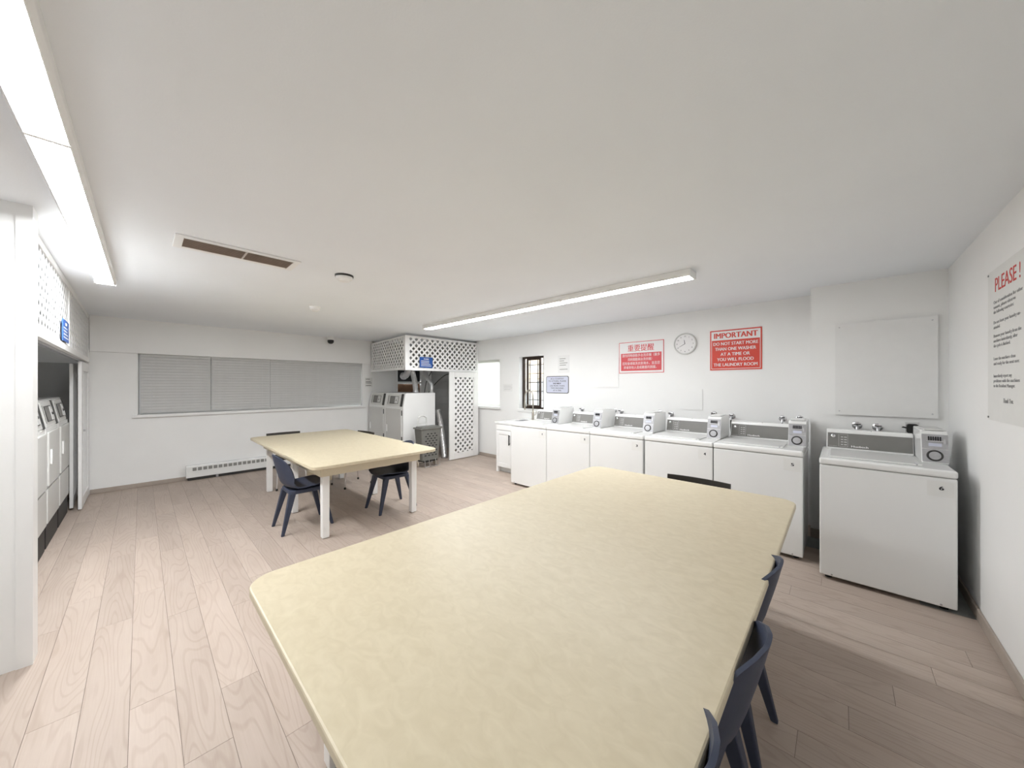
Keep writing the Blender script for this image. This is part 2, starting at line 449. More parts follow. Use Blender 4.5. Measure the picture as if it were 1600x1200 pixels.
# blind window
w2 = tag(bpy.data.objects.new('window_2', None), kind='structure'); COL.objects.link(w2); w2.location = (W2L, YW1, W2B)
ww, wh = W2R-W2L, W2T-W2B
MB().box((0, .09, 0), (ww, .13, .03)).box((0, .09, wh-.03), (ww, .13, wh)).box((0, .09, .03), (.03, .13, wh-.03)).box((ww-.03, .09, .03), (ww, .13, wh-.03)).build('window_frame', 'trimw', w2)
MB().box((.03, .108, .03), (ww-.03, .112, wh-.03)).build('pane', 'glass', w2)
MB().box((-.02, -.045, -.045), (ww+.035, .09, -.004)).build('window_sill', 'trimw', w2, bevel=.005)
venetian('venetian_blind', (W2L+.006, YW1+.035, W2B+.004), 0, ww-.012, wh-.01, 'blindw', 'bright white blind glowing with daylight beside the lattice door', pitch=.05, tilt=75, slatw=.056)
# dark framed slider
w3 = tag(bpy.data.objects.new('window_3', None), kind='structure'); COL.objects.link(w3); w3.location = (W3L, YW1, W3B)
ww, wh = W3R-W3L, W3T-W3B
MB().box((-.03, -.02, -.06), (ww, .10, -.006)).build('window_sill', 'trimw', w3, bevel=.004)
MB().box((0, .10, 0), (ww, .15, .035)).box((0, .10, wh-.035), (ww, .15, wh)).box((0, .10, .035), (.04, .15, wh-.035)).box((ww-.04, .10, .035), (ww, .15, wh-.035)).build('outer_frame', 'bronze', w3)
s1 = MB().box((.12, .085, .03), (.155, .115, wh-.03)).box((.43, .085, .03), (.465, .115, wh-.03)).box((.155, .085, .03), (.43, .115, .07)).box((.155, .085, wh-.07), (.43, .115, wh-.03)).build('sash', 'bronze', w3)
MB().box((.155, .098, .07), (.43, .101, wh-.07)).build('pane', 'glass', s1)
s2 = MB().box((.50, .118, .035), (.53, .145, wh-.035)).build('sash', 'bronze', w3)
MB().box((.53, .130, .035), (ww-.04, .133, wh-.035)).build('pane', 'glass', s2)
MB().box((.04, .130, .035), (.12, .133, wh-.035)).build('pane', 'glass', w3)
for k in range(5): MB().box((.04, .20, .16+k*.17), (ww+.3, .212, .172+k*.17)).build('security_bar', 'bronze', w3)
for x in (.10, .30, .56, .80): MB().box((x, .20, 0), (x+.012, .212, wh)).build('security_bar', 'bronze', w3)
struct('wall_outside', MB().box((-9.5, 8.2, 0), (-2.0, 8.4, 1.25)), 'outgrey')
hs = thing('house', (-6.2, 9.6, 0), 0, 'pale stucco house seen through the dark framed window', 'building')
MB().box((-2.5, 0, 0), (4.5, .3, 2.7)).build('wall', 'stucco', hs)
MB().box((-2.5, -.05, 1.75), (4.5, 0, 2.0)).box((-2.5, -.05, 2.3), (4.5, 0, 2.42)).build('fascia_board', 'peach', hs)
for x in (-1.6, -.5, .6, 1.7, 2.8): MB().box((x, -.04, 1.1), (x+.5, 0, 1.65)).build('window', 'outgrey', hs)
# small opening in the far closet
w4 = tag(bpy.data.objects.new('window_4', None), kind='structure'); COL.objects.link(w4); w4.location = (XV, 4.10, 1.22); w4.rotation_euler = (0, 0, PI/2)
MB().box((-.05, -.012, -.05), (.0, .0, .69)).box((0, -.012, .32), (.62, 0, .37)).box((.62, -.012, -.05), (.67, 0, .69)).build('casing', 'trimw', w4)
MB().box((.0, .05, .37), (.62, .07, .64)).build('vent_panel', 'black', w4)
MB().box((.0, .05, 0), (.62, .07, .32)).build('board', 'cardboard', w4)

# ------------------------------------------------------------------ ceiling lights
def light_strip(x0, x1, yc, w, joints, label, rz=0, tubes=()):
    t = thing('ceiling_light', (x0, yc, H), rz, label, 'light', 'linear fluorescent ceiling lights')
    L = x1-x0
    MB().prism([(-w/2, 0), (w/2, 0), (w/2, -.040), (w/2-.012, -.058), (-w/2+.012, -.058), (-w/2, -.040)], 0, 0, L).build('housing', 'trimw', t, bevel=.002, seg=1)
    for e in (0, L): MB().box((e-.006, -w/2-.002, -.060), (e+.006, w/2+.002, 0)).build('end_cap', 'trimw', t, bevel=.002, seg=1)
    xs = [0] + [j-x0 for j in joints] + [L]
    for a, b, tube in zip(xs, xs[1:], tubes):
        MB().prism([(-w/2+.014, -.0582), (-w/2+.015, -.0588), (w/2-.015, -.0588), (w/2-.014, -.0582)], 0, a+.012, b-.012).build('lens', tube, t)
    for j in xs[1:-1]: MB().box((j-.010, -w/2+.012, -.062), (j+.012, w/2-.008, -.0585)).build('joint_strap', 'trimw', t, bevel=.002, seg=1)
light_strip(-4.87, -.90, 3.165, .155, (-3.55, -2.20), 'long white fluorescent light above the row of washers', 0, ('lamp_mid', 'lamp', 'lamp'))
light_strip(-4.80, -.80, -.222, .130, (-3.46, -2.13), 'long white fluorescent light along the dryer closet, cut by the frame', -.006, ('lamp_bright', 'lamp_dim', 'lamp_dim'))

# ------------------------------------------------------------------ ceiling and high wall devices
t = thing('ceiling_vent', (-3.34, .145, H), 0, 'long white ceiling vent with brown louvres', 'vent')
vw, vl = .285, .71
MB().box((0, 0, -.010), (vw, .045, 0)).box((0, vl-.045, -.010), (vw, vl, 0)).box((0, .045, -.010), (.045, vl-.045, 0)).box((vw-.045, .045, -.010), (vw, vl-.045, 0)).build('frame', 'trimw', t, bevel=.002, seg=1)
MB().box((.046, .046, -.002), (vw-.046, vl-.046, -.0005)).build('backing', 'ventdark', t)
MB().box((.045, vl*.52, -.011), (vw-.045, vl*.52+.012, -.002)).build('mullion', 'trimw', t)
lm = MB().box((-.010, 0, -.001), (.010, vl-.09, .001)).mesh('louvre', 'vent')
for k in range(9): link('louvre', lm, t, (.057+k*.0215, .045, -.008), (0, .5, 0))
def detector(loc, r, dark, label):
    t = thing('smoke_detector', loc, 0, label, 'detector')
    MB().lathe([(r, 0), (r, -.012), (r*.96, -.016)], 28).build('base', 'dark' if dark else 'trimw', t, smooth=True)
    MB().lathe([(r*.92, -.016), (r*.88, -.034), (r*.7, -.042), (r*.66, -.040), (r*.55, -.052), (r*.2, -.056), (0.001, -.056)], 28).build('cover', 'trimw', t, smooth=True)
detector((-3.17, 1.22, H), .075, True, 'round white smoke detector with a dark rim on the ceiling')
detector((-4.70, 1.46, H), .062, False, 'smaller all-white ceiling detector nearer the window wall')
t = thing('dome_camera', (-7.38, 2.58, H), 0, 'small black dome security camera above the grey blinds', 'camera')
MB().lathe([(.06, 0), (.06, -.05), (.052, -.062)], 20).build('mount', 'trimw', t, smooth=True)
MB().lathe([(.055, -.062), (.058, -.09), (.05, -.115), (.03, -.132), (.001, -.138)], 20).build('dome', 'black', t, smooth=True)

# ------------------------------------------------------------------ left closet: lattice header and folded door
hx0, hy0, hx1, hy1 = XV+.055, YL-.002, -3.295, -.447
t = thing('lattice_header', (hx1, hy1, 0), math.atan2(hy0-hy1, hx0-hx1), 'white lattice header above the opening of the dryer closet', 'lattice')
HL = math.hypot(hx1-hx0, hy1-hy0)
MB().box((0, 0, 2.415), (HL, .035, H)).build('top_rail', 'trimw', t, bevel=.003)
MB().box((0, 0, 1.815), (HL, .035, 1.875)).build('bottom_rail', 'trimw', t, bevel=.003)
for x in (0, HL*.5-.02, HL-.04): MB().box((x, .004, 1.875), (x+.04, .035, 2.415)).build('stile', 'trimw', t)
lattice(t, .04, 1.875, HL-.04, 2.415, step=.12, w=.032, y=.010, t=.002)
MB().box((.02, .040, 1.80), (HL-.02, .065, 1.825)).build('door_track', 'silver', t)
def lattice_door(name, loc, rz, w, z0, z1, label, cat='door', group=None, st=.085, step=.118, lw=.038):
    t = thing(name, loc, rz, label, cat, group)
    MB().box((0, 0, z0), (st, .03, z1)).build('stile', 'trimw', t, bevel=.003)
    MB().box((w-st, 0, z0), (w, .03, z1)).build('stile', 'trimw', t, bevel=.003)
    MB().box((st, 0, z0), (w-st, .03, z0+.12)).build('bottom_rail', 'trimw', t, bevel=.003)
    MB().box((st, 0, z1-.11), (w-st, .03, z1)).build('top_rail', 'trimw', t, bevel=.003)
    lattice(t, st, z0+.12, w-st, z1-.11, step=step, w=lw, y=.009)
    return t
d = lattice_door('lattice_door', (-6.63, -.490, 0), PI, .86, .015, 1.79, 'white lattice door leaf standing at the far end of the dryer closet', st=.10)
MB().tube([(.10, -.004, .95), (.10, -.022, .95)], .012, 10).build('knob', 'silver', d)
lattice_door('lattice_door', (-6.70, -.560, 0), PI+.04, .80, .03, 1.76, 'folded inner lattice door leaf behind the outer leaf of the dryer closet')

# ------------------------------------------------------------------ signs
def sign_board(name, loc, rz, w, h, mat, label, cat='sign', th=.006, r=0):
    t = thing(name, loc, rz, label, cat)
    if r: MB().prism(rrect(0, 0, w, h, r), 1, -th, 0).build('panel', mat, t)
    else: MB().box((0, -th, 0), (w, 0, h)).build('panel', mat, t)
    return t
def sheet(parent, name, mat, x0, z0, x1, z1, y): return MB().box((x0, y-.0008, z0), (x1, y, z1)).build(name, mat, parent)

s = sign_board('warning_sign', (-1.195, YW2, 1.690), 0, .537, .492, 'red', 'red warning sign with a white IMPORTANT heading')
for a in ((.0, .0, .537, .012), (.0, .480, .537, .492), (.0, .012, .012, .480), (.525, .012, .537, .480)): pass
sheet(s, 'border', 'signwhite', .014, .014, .523, .478, -.006)
sheet(s, 'field', 'red', .020, .020, .517, .368, -.0069)
text('IMPORTANT', .068, 'red', s, .2685, -.0070, .392, bold=.004, width=.455)
for i, (ln, wd) in enumerate((('DO NOT START MORE', .465), ('THAN ONE WASHER', .425), ('AT A TIME OR', .305), ('YOU WILL FLOOD', .38), ('THE LAUNDRY ROOM', .455))):
    text(ln, .040, 'signwhite', s, .2685, -.0080, .305-i*.0645, bold=.0014, width=wd)

s = sign_board('warning_sign', (-2.416, YW2, 1.680), 0, .653, .455, 'redpale', 'white and red notice in Chinese characters left of the clock')
sheet(s, 'border', 'signwhite', .008, .008, .645, .447, -.006)
sheet(s, 'field', 'redpale', .030, .035, .623, .290, -.0069)
text('重要提醒', .078, 'redpale', s, .3265, -.0070, .325, bold=.002, width=.385)
for i, (ln, wd) in enumerate((('請勿同時啟動多台洗衣機（最多', .55), ('同時開動兩台洗衣機）', .35), ('否則會導致洗衣房淹水，並且您', .55), ('將會對他人造成嚴重的困擾。', .48))):
    text(ln, .034, 'signwhite', s, .3265, -.0080, .240-i*.058, width=wd)

s = sign_board('courtesy_sign', (-3.792, YW2, 1.366), 0, .472, .295, 'ink', 'small pale lavender courtesy sign with a dark border beside the window', r=.03)
MB().prism(rrect(.010, .010, .462, .285, .022), 1, -.0070, -.006).build('field', 'lavender', s)
for i, (ln, wd, b) in enumerate((('AS A COURTESY', .28, 0), ('TO OTHERS, PLEASE', .37, 0), ('DO NOT', .17, .002), ('USE MORE THAN', .30, 0), ('TWO MACHINES', .27, 0), ('AT A TIME', .17, 0))):
    text(ln, .026, 'ink', s, .236, -.0071, .238-i*.0405, bold=b, width=wd)

def ink_lines(parent, rows, x0, z, dz, hgt, mat, y, name='printed_line'):
    for i, w in enumerate(rows):
        if w: MB().box((x0, y-.0005, z-i*dz), (x0+w, y, z-i*dz+hgt)).build(name, mat, parent)
# paper notes too small to read
s = sign_board('paper_note', (-3.54, YW2, 1.715), 0, .232, .30, 'boardw', 'small white printed note above the lavender courtesy sign', 'note', .003)
ink_lines(s, (.12, .09, .16, .13, 0, .16), .035, .235, .036, .010, 'rim', -.003)
s = sign_board('paper_note', (-4.99, YW1, 1.38), 0, .26, .15, 'boardw', 'tiny faint label on the wall between the two windows', 'note', .003)
ink_lines(s, (.20, .22, .18), .03, .105, .035, .006, 'blind', -.003)
s = sign_board('paper_note', (XV, 3.335, 1.47), PI/2, .16, .20, 'paper', 'small printed note on the wall right of the grey blinds', 'note', .003)
ink_lines(s, (.09, 0, .11, .13, 0, .12), .015, .165, .028, .009, 'ink', -.003)
# blank boards
def blank(loc, w, h, label, mat='trimw', screws=True, th=.012):
    t = sign_board('blank_board', loc, 0, w, h, mat, label, 'board', th)
    if screws:
        for x in (.03, w-.03):
            for z in (.035, h-.035): MB().lathe([(.006, -th-.003), (.006, -th)], 10, 1, (x, 0, z)).build('screw', 'silver', t)
blank((-.036, YW3-.001, 1.225), .627, .857, 'large blank white board screwed to the wall above washer 6', 'boardw', th=.02)
blank((-2.846, YW2, 1.474), .422, .44, 'pale blank panel on the wall below the Chinese notice', 'wall', False, .008)
blank((-1.543, YW2, 1.183), .262, .269, 'small pale access panel on the wall below the clock', 'wall', False, .008)
# please poster on the right wall
s = sign_board('poster', (XR-.001, 3.472, 1.298), -PI/2, .80, .868, 'paper', 'white poster with red PLEASE heading on the right wall', 'poster', .004)
for x in (.014, .786):
    for z in (.016, .852): MB().lathe([(.006, -.008), (.006, -.004)], 10, 1, (x, 0, z)).build('screw', 'inkgrey', s)
text('PLEASE !', .082, 'inkred', s, .125, -.0041, .735, 'LEFT', .001, width=.385)
for z, ln, wd in ((.668, 'Out of consideration for other', .44), (.640, 'tenants, please observe', .345), (.612, 'the following courtesies:', .32),
                  (.553, 'Do not leave your laundry un-', .41), (.525, 'attended.', .11),
                  (.476, 'Remove your laundry from the', .42), (.448, 'machines immediately, after', .37), (.420, 'the cycle is finished.', .27),
                  (.346, 'Leave the machines clean', .34), (.318, 'and ready for the next user.', .40),
                  (.248, 'Immediately report any', .29), (.220, 'problems with the machines', .40), (.192, 'to the Resident Manager.', .34), (.108, None, 0)):
    if ln: text(ln, .019, 'inkgrey', s, .106, -.0041, z, 'LEFT', .0003, width=wd)
    else: text('Thank You.', .026, 'inkgrey', s, .265, -.0041, z, 'LEFT', .0003, width=.15, shear=.2)
# blue notices hung on the lattices
def blue_notice(loc, rz, w, h, label):
    s = sign_board('notice_sign', loc, rz, w, h, 'blue', label)
    text('PLEASE', h*.13, 'signwhite', s, w/2, -.0061, h*.76, bold=.001)
    ink_lines(s, (w*.62, w*.62, w*.72, w*.80), w*.10, h*.60, h*.15, h*.05, 'signwhite', -.006)
blue_notice((-5.745, 3.575, 1.838), PI/2, .285, .20, 'small blue notice hung on the lattice fascia of the far closet')
hang = math.atan2(hy0-hy1, hx0-hx1)
blue_notice((hx1+1.485*math.cos(hang), hy1+1.485*math.sin(hang)+.002, 1.885), hang, .40, .185, 'small blue notice on the lattice header of the near dryer closet')

# clock
t = thing('wall_clock', (-1.488, YW2, 2.048), 0, 'round white wall clock between the two red signs', 'clock')
R = .142
MB().lathe([(R, 0), (R, -.022), (R*.97, -.032), (R*.90, -.032), (R*.885, -.018), (.001, -.018)], 40, 1).build('case', 'enamel_grey', t, smooth=True)
MB().lathe([(R*.88, -.019), (.001, -.0195)], 40, 1).build('face', 'signwhite', t)
for k in range(12):
    a = 2*PI*k/12
    text(str(k or 12), .017, 'ink', t, math.sin(a)*R*.70, -.0200, math.cos(a)*R*.70-.0085, name='numeral')
for ang, ln, wd, nm in ((2*PI*11.67/12, .055, .004, 'hour_hand'), (2*PI*8/12, .085, .003, 'minute_hand')):
    dx, dz = math.sin(ang), math.cos(ang); q = [(-dz*wd, dx*wd), (dz*wd, -dx*wd), (dz*wd*.4+dx*ln, -dx*wd*.4+dz*ln), (-dz*wd*.4+dx*ln, dx*wd*.4+dz*ln)]
    MB().prism(q, 1, -.0225, -.0212).build(nm, 'ink', t)

# ------------------------------------------------------------------ washers
WD, WB, WT = .676, .885, .938
def make_washer():
    t = thing('washer', (0, 0, 0), 0, 'w', 'washing machine', 'coin operated top loading washers')
    MB().box((0, 0, .030), (WD, .69, WB)).build('cabinet', 'enamel', t, bevel=.008)
    for x in (.05, WD-.05):
        for y in (.06, .63): MB().lathe([(.020, 0), (.020, .012), (.010, .014), (.010, .034)], 12, 2, (x, y, 0)).build('foot', 'rubber', t)
        MB().lathe([(.006, -.004), (.006, .001)], 10, 1, (x+.02*(1 if x < .3 else -1), 0, .045)).build('screw', 'zinc', t)
    MB().box((-.002, -.006, WB+.003), (WD+.002, .695, WT)).build('top', 'enamel', t, bevel=.014, seg=3)
    lid = MB().box((.055, .075, WT+.0005), (.535, .53, WT+.010)).build('lid', 'enamel', t, bevel=.006)
    MB().box((.505, .075, WT+.003), (.513, .16, WT+.0125)).build('lid_grip', 'zinc', lid)
    # control console
    cz = MB().prism([(.575, WT), (.615, 1.095), (.635, 1.110), (.675, 1.110), (.692, 1.09), (.692, WT)], 0, .028, .547).build('console', 'enamel', t, bevel=.006)
    fp = thing_part = MB().box((0, -.002, 0), (.506, .0, .128)).build('face_plate', 'panelgrey', cz, loc=(.036, .5795, .955), rot=(-math.atan2(.04, .157), 0, 0))
    # lie on the console slope
    fp.rotation_euler = (-math.atan2(.04, .157), 0, 0); fp.location = (.036, .5775, .9540)
    MB().lathe([(.016, -.002), (.015, -.016), (.011, -.019), (.001, -.019)], 16, 1, (.036, 0, .098)).build('knob', 'chrome', t, loc=(.036, .5775, .954), rot=(-math.atan2(.04, .157), 0, 0), smooth=True)
    g = MB()
    for a, b, c, d_ in ((.008, .010, .060, .0115), (.072, .010, .0733, .118), (.078, .010, .130, .0115), (.078, .117, .130, .118), (.130, .010, .1312, .118)): g.box((a, -.0026, b), (c, -.002, d_))
    for k in range(4): g.box((.086, -.0026, .025+k*.022), (.100, -.002, .031+k*.022)).box((.106, -.0026, .025+k*.022), (.124, -.002, .031+k*.022))
    g.build('panel_print', 'acrylic', t, loc=(.036, .5775, .954), rot=(-math.atan2(.04, .157), 0, 0))
    bt = text('Huebsch', .017, 'signwhite', t, 0, 0, 0, 'LEFT', .0008, width=.105, name='badge')
    bt.rotation_euler = (PI/2-math.atan2(.04, .157), 0, 0)
    bt.location = Vector((.036, .5775, .954)) + Matrix.Rotation(-math.atan2(.04, .157), 3, 'X') @ Vector((.150, -.0024, .010))
    MB().lathe([(.005, -.004), (.005, .0)], 10, 1, (.31, .632, 1.103)).build('screw', 'dark', t)
    # coin meter
    cm = MB().prism([(.275, WT), (.325, 1.155), (.345, 1.170), (.69, 1.170), (.69, WT)], 0, .552, .681).build('coin_meter', 'enamel', t, bevel=.006)
    sl = -math.atan2(.05, .217)
    P0 = (.5555, .2755, WT+.006)
    MB().box((0, -.003, .100), (.124, 0, .204)).build('slide_plate', 'zinc', t, loc=P0, rot=(sl, 0, 0))
    MB().box((0, -.003, .004), (.124, 0, .096)).build('vault_plate', 'zinc', t, loc=P0, rot=(sl, 0, 0))
    g = MB()
    for k in range(6): g.box((.030+k*.011, -.0085, .158), (.037+k*.011, -.003, .188))
    g.build('coin_slots', 'ink', t, loc=P0, rot=(sl, 0, 0))
    MB().box((.022, -.014, .150), (.104, -.003, .157)).box((.10, -.010, .135), (.112, -.003, .172)).build('coin_slide', 'silver', t, loc=P0, rot=(sl, 0, 0))
    MB().box((.032, -.0040, .117), (.094, -.003, .140)).build('price_label', 'lavender', t, loc=P0, rot=(sl, 0, 0))
    MB().lathe([(.040, -.003), (.040, -.007), (.034, -.009), (.031, -.006), (.001, -.006)], 28, 1, (.060, 0, .050)).build('vault_ring', 'dark', t, loc=P0, rot=(sl, 0, 0), smooth=True)
    MB().lathe([(.029, -.006), (.029, -.0085), (.012, -.0095), (.001, -.0095)], 24, 1, (.060, 0, .050)).build('vault_lock', 'zinc', t, loc=P0, rot=(sl, 0, 0), smooth=True)
    MB().box((.566, .335, 1.1705), (.668, .60, 1.180)).build('meter_cap', 'acrylic', t, bevel=.004)
    MB().box((.545, -.0015, .760), (.660, -.0002, .862)).build('number_label', 'paper', t)
    return t
proto = make_washer(); wash_obj = []
wash = [(-3.651, 3.853, '1', 'white coin washer numbered 1, next to the sink cabinet'), (-3.651+.682, 3.853, '2', 'second white coin washer from the sink cabinet, numbered 2'),
        (-3.651+1.364, 3.853, '3', 'white coin washer numbered 3 with a gap to its right'), (-3.651+2.060, 3.853, '4', 'white coin washer numbered 4, just right of the gap in the row'),
        (-3.651+2.744, 3.853, '5', 'white coin washer numbered 5 at the end of the close row'), (-.118, 3.640, '6', 'white coin washer numbered 6 standing apart by the right wall')]
for i, (x, y, num, lb) in enumerate(wash):
    o = proto if i == 0 else copy_tree(proto)
    o.location = (x, y, 0); o['label'] = lb; wash_obj.append(o)
for (x, y, num, lb), o in zip(wash, wash_obj):
    text(num, .026, 'ink', o, .607, -.0021, .805, bold=.0016, width=.010 if num == '1' else .022, name='numeral')

# taps on the wall behind the washers
def make_valve():
    t = thing('water_valve', (0, 0, 0), 0, 'v', 'valve', 'water valves on the back wall')
    MB().lathe([(.034, 0), (.034, -.004), (.022, -.012), (.013, -.014)], 20, 1).build('escutcheon', 'chrome', t, smooth=True)
    MB().tube([(0, -.01, 0), (0, -.05, 0), (0, -.062, -.012), (0, -.066, -.045)], [.011, .012, .012, .011], 10).build('spout', 'silver', t, smooth=True)
    MB().box((-.024, -.062, .010), (.024, -.052, .020)).build('handle', 'dark', t, bevel=.003)
    MB().tube([(0, -.066, -.04), (0, -.068, -.12), (.01, -.06, -.25), (.015, -.05, -.45)], .009, 8).build('hose', 'cable', t, smooth=True)
    return t
vp = make_valve()
vx = [(-3.266, 1.119), (-3.057, 1.112), (-2.486, 1.125), (-2.383, 1.112), (-1.819, 1.131), (-1.666, 1.113), (-1.150, 1.142), (-.957, 1.129), (-.469, 1.130), (-.320, 1.140)]
vl_ = ['leftmost water valve on the wall behind washer 1', 'water valve above the console of washer 2, left one', 'left water valve of the pair behind washer 3', 'right water valve of the pair behind washer 3',
       'left water valve of the pair between washers 3 and 4', 'water valve over the knob of washer 4, below the small access panel', 'single water valve standing over the coin meter of washer 4', 'water valve at the left end of the console of washer 5',
       'water valve just left of the coin meter of washer 5', 'rightmost water valve of the close row, over the coin meter of washer 5']
for i, (x, z) in enumerate(vx):
    o = vp if i == 0 else copy_tree(vp); o.location = (x, YW2, z); o['label'] = vl_[i]
for x, z, lb in ((.113, 1.130, 'left water valve behind the console of washer 6'), (.244, 1.124, 'second water valve behind washer 6, right of the first')):
    o = copy_tree(vp); o.location = (x, YW3, z); o['label'] = lb
t = thing('power_plug', (.450, YW3, 1.135), 0, 'black power plug and coiled cord in the outlet above washer 6', 'plug')
MB().box((-.04, -.006, -.06), (.04, 0, .05)).build('outlet_plate', 'acrylic', t, bevel=.003)
MB().prism(rrect(-.034, -.045, .034, .035, .016), 1, -.055, -.006).build('plug_body', 'black', t)
MB().tube([(.0, -.05, -.03), (0, -.07, -.09), (.01, -.06, -.25), (.02, -.04, -.5)], .007, 8).build('cord', 'black', t)
MB().tube([(-.034, -.03, .0), (-.055, -.03, .006), (-.058, -.03, .0)], .006, 8).build('cord_loop', 'black', t)
MB().tube([(.034, -.03, .01), (.055, -.03, 0), (.062, -.03, -.03)], .006, 8).build('cord_loop', 'black', t)

# ------------------------------------------------------------------ sink cabinet and faucet
t = thing('sink_cabinet', (-4.40, 4.26, 0), 0, 'white sink cabinet with a dark bar handle left of washer 1', 'cabinet')
CW, CDp = .742, .65
MB().box((0, .012, .09), (CW, CDp, .835)).box((0, .012, 0), (.05, .06, .09)).build('body', 'trimw', t, bevel=.003)
MB().box((.05, .07, 0), (CW, .09, .09)).build('toe_kick', 'enamel_grey', t)
MB().box((.03, -.008, .735), (CW-.03, .012, .825)).build('drawer_front', 'trimw', t, bevel=.003)
for x0, x1 in ((.03, .372), (.378, .72)):
    d = MB().box((x0, 0, .10), (x1, .012, .725)).box((x0, -.008, .10), (x0+.055, 0, .725)).box((x1-.055, -.008, .10), (x1, 0, .725)).box((x0+.055, -.008, .10), (x1-.055, 0, .165)).box((x0+.055, -.008, .66), (x1-.055, 0, .725)).build('door', 'trimw', t)
    hx = x1-.028 if x0 < .1 else x0+.028
    MB().box((hx-.009, -.036, .49), (hx+.009, -.024, .665)).box((hx-.006, -.026, .505), (hx+.006, -.008, .52)).box((hx-.006, -.026, .635), (hx+.006, -.008, .65)).build('handle', 'dark', d, bevel=.002, seg=1)
ct = MB()
a0, a1, b0, b1 = .14, .62, .30, .60
ct.box((-.015, -.015, .838), (a0, CDp, .870)).box((a1, -.015, .838), (CW, CDp, .870)).box((a0, -.015, .838), (a1, b0, .870)).box((a0, b1, .838), (a1, CDp, .870))
ct.box((-.015, CDp, .838), (.535, .776, .870))
ct.build('countertop', 'enamel', t)
bs = MB()
bs.box((a0, b0, .70), (a1, b1, .705)).box((a0, b0, .705), (a0+.006, b1, .866)).box((a1-.006, b0, .705), (a1, b1, .866)).box((a0, b0, .705), (a1, b0+.006, .866)).box((a0, b1-.006, .705), (a1, b1, .866))
bs.build('basin', 'silver', t)
t = thing('faucet', (-4.085, 4.90, .870), 0, 'tall brushed gooseneck spring faucet in front of the dark window', 'faucet')
MB().lathe([(.028, 0), (.028, .008), (.021, .014), (.021, .14), (.016, .15), (.001, .15)], 18).build('base', 'nickel', t, smooth=True)
arc = [(0, 0, .14), (0, 0, .38)] + [(-.098+.098*math.cos(a), -.02*math.sin(a)*0-.0, .40+.145*math.sin(a)) for a in [PI*k/14 for k in range(15)]] + [(-.196, 0, .34)]
MB().tube(arc, .0125, 10).build('neck', 'nickel', t, smooth=True)
MB().lathe([(.014, 0), (.019, .03), (.017, .14), (.012, .17)], 14, 2, (-.196, 0, .175)).build('spray_head', 'nickel', t, smooth=True)
MB().box((-.196, -.006, .262), (0, .006, .274)).build('support_arm', 'nickel', t)
MB().tube([(.02, 0, .09), (.065, 0, .10), (.075, 0, .16)], .007, 8).build('lever', 'nickel', t, smooth=True)

# ------------------------------------------------------------------ dryers
def make_dryer(w, h, zb, depth, label, group):
    t = thing('dryer', (0, 0, 0), 0, label, 'dryer', group)
    zc = h-.27
    MB().prism([(0, zb), (0, zc), (.045, h-.02), (.065, h), (depth, h), (depth, zb)], 0, .003, w-.003).build('cabinet', 'enamel', t, bevel=.006)
    sl = -math.atan2(.045, .25)
    P0 = (0, -.001, zc)
    MB().box((.07, -.003, .02), (w-.05, 0, .25)).build('control_plate', 'enamel_grey', t, loc=P0, rot=(sl, 0, 0))
    MB().box((.17, -.008, .06), (.50, -.003, .21)).build('meter_frame', 'dark', t, loc=P0, rot=(sl, 0, 0))
    MB().box((.18, -.010, .068), (.37, -.008, .202)).build('display', 'panelgrey', t, loc=P0, rot=(sl, 0, 0))
    MB().box((.38, -.014, .068), (.49, -.008, .202)).build('coin_box', 'acrylic', t, loc=P0, rot=(sl, 0, 0))
    MB().lathe([(.012, -.014), (.012, -.019), (.001, -.019)], 12, 1, (.435, 0, .13)).build('lock', 'dark', t, loc=P0, rot=(sl, 0, 0))
    MB().box((w-.125, -.007, .012), (w-.045, 0, .258)).build('instruction_strip', 'dark', t, loc=P0, rot=(sl, 0, 0))
    MB().box((.085, -.005, .05), (.115, 0, .22)).build('side_print', 'rim', t, loc=P0, rot=(sl, 0, 0))
    d = MB().box((.05, -.016, zb+.36), (w-.06, 0, zc-.03)).build('door', 'enamel_grey', t, bevel=.006)
    MB().box((.075, -.030, zb+.56), (.115, -.016, zb+.70)).build('handle', 'enamel', d, bevel=.005)
    for z in (zb+.40, zc-.16): MB().box((w-.060, -.012, z), (w-.045, -.001, z+.10)).build('hinge', 'dark', d)
    MB().box((.03, -.010, zb+.02), (w-.03, 0, zb+.335)).build('lower_panel', 'enamel_grey', t, bevel=.004)
    return t
dp = make_dryer(.722, 1.352, .02, .715, 'pale coin dryer in the far lattice closet, right one with its white side showing', 'coin dryers in the far closet')
dp.location = (-6.755, 3.405, 0)
o = copy_tree(dp); o.location = (-7.482, 3.405, 0); o['label'] = 'pale coin dryer in the far lattice closet, left one against the window wall'
dl = make_dryer(.70, 1.365, .205, .72, 'x', 'coin dryers in the near closet')
pm = MB().box((.01, .0, 0), (.66, .68, .204)).build('plinth', 'plinth', dl, bevel=.003)
names = ['coin dryer in the near closet, farthest from the camera', 'second coin dryer in the near closet from the window wall', 'third coin dryer in the near closet, cut by the wall end', 'fourth coin dryer in the near closet, mostly behind the wall end']
for i in range(4):
    o = dl if i == 0 else copy_tree(dl)
    o.location = (-6.69+.70+i*.705, -.600, 0); o.rotation_euler = (0, 0, PI); o['label'] = names[i]

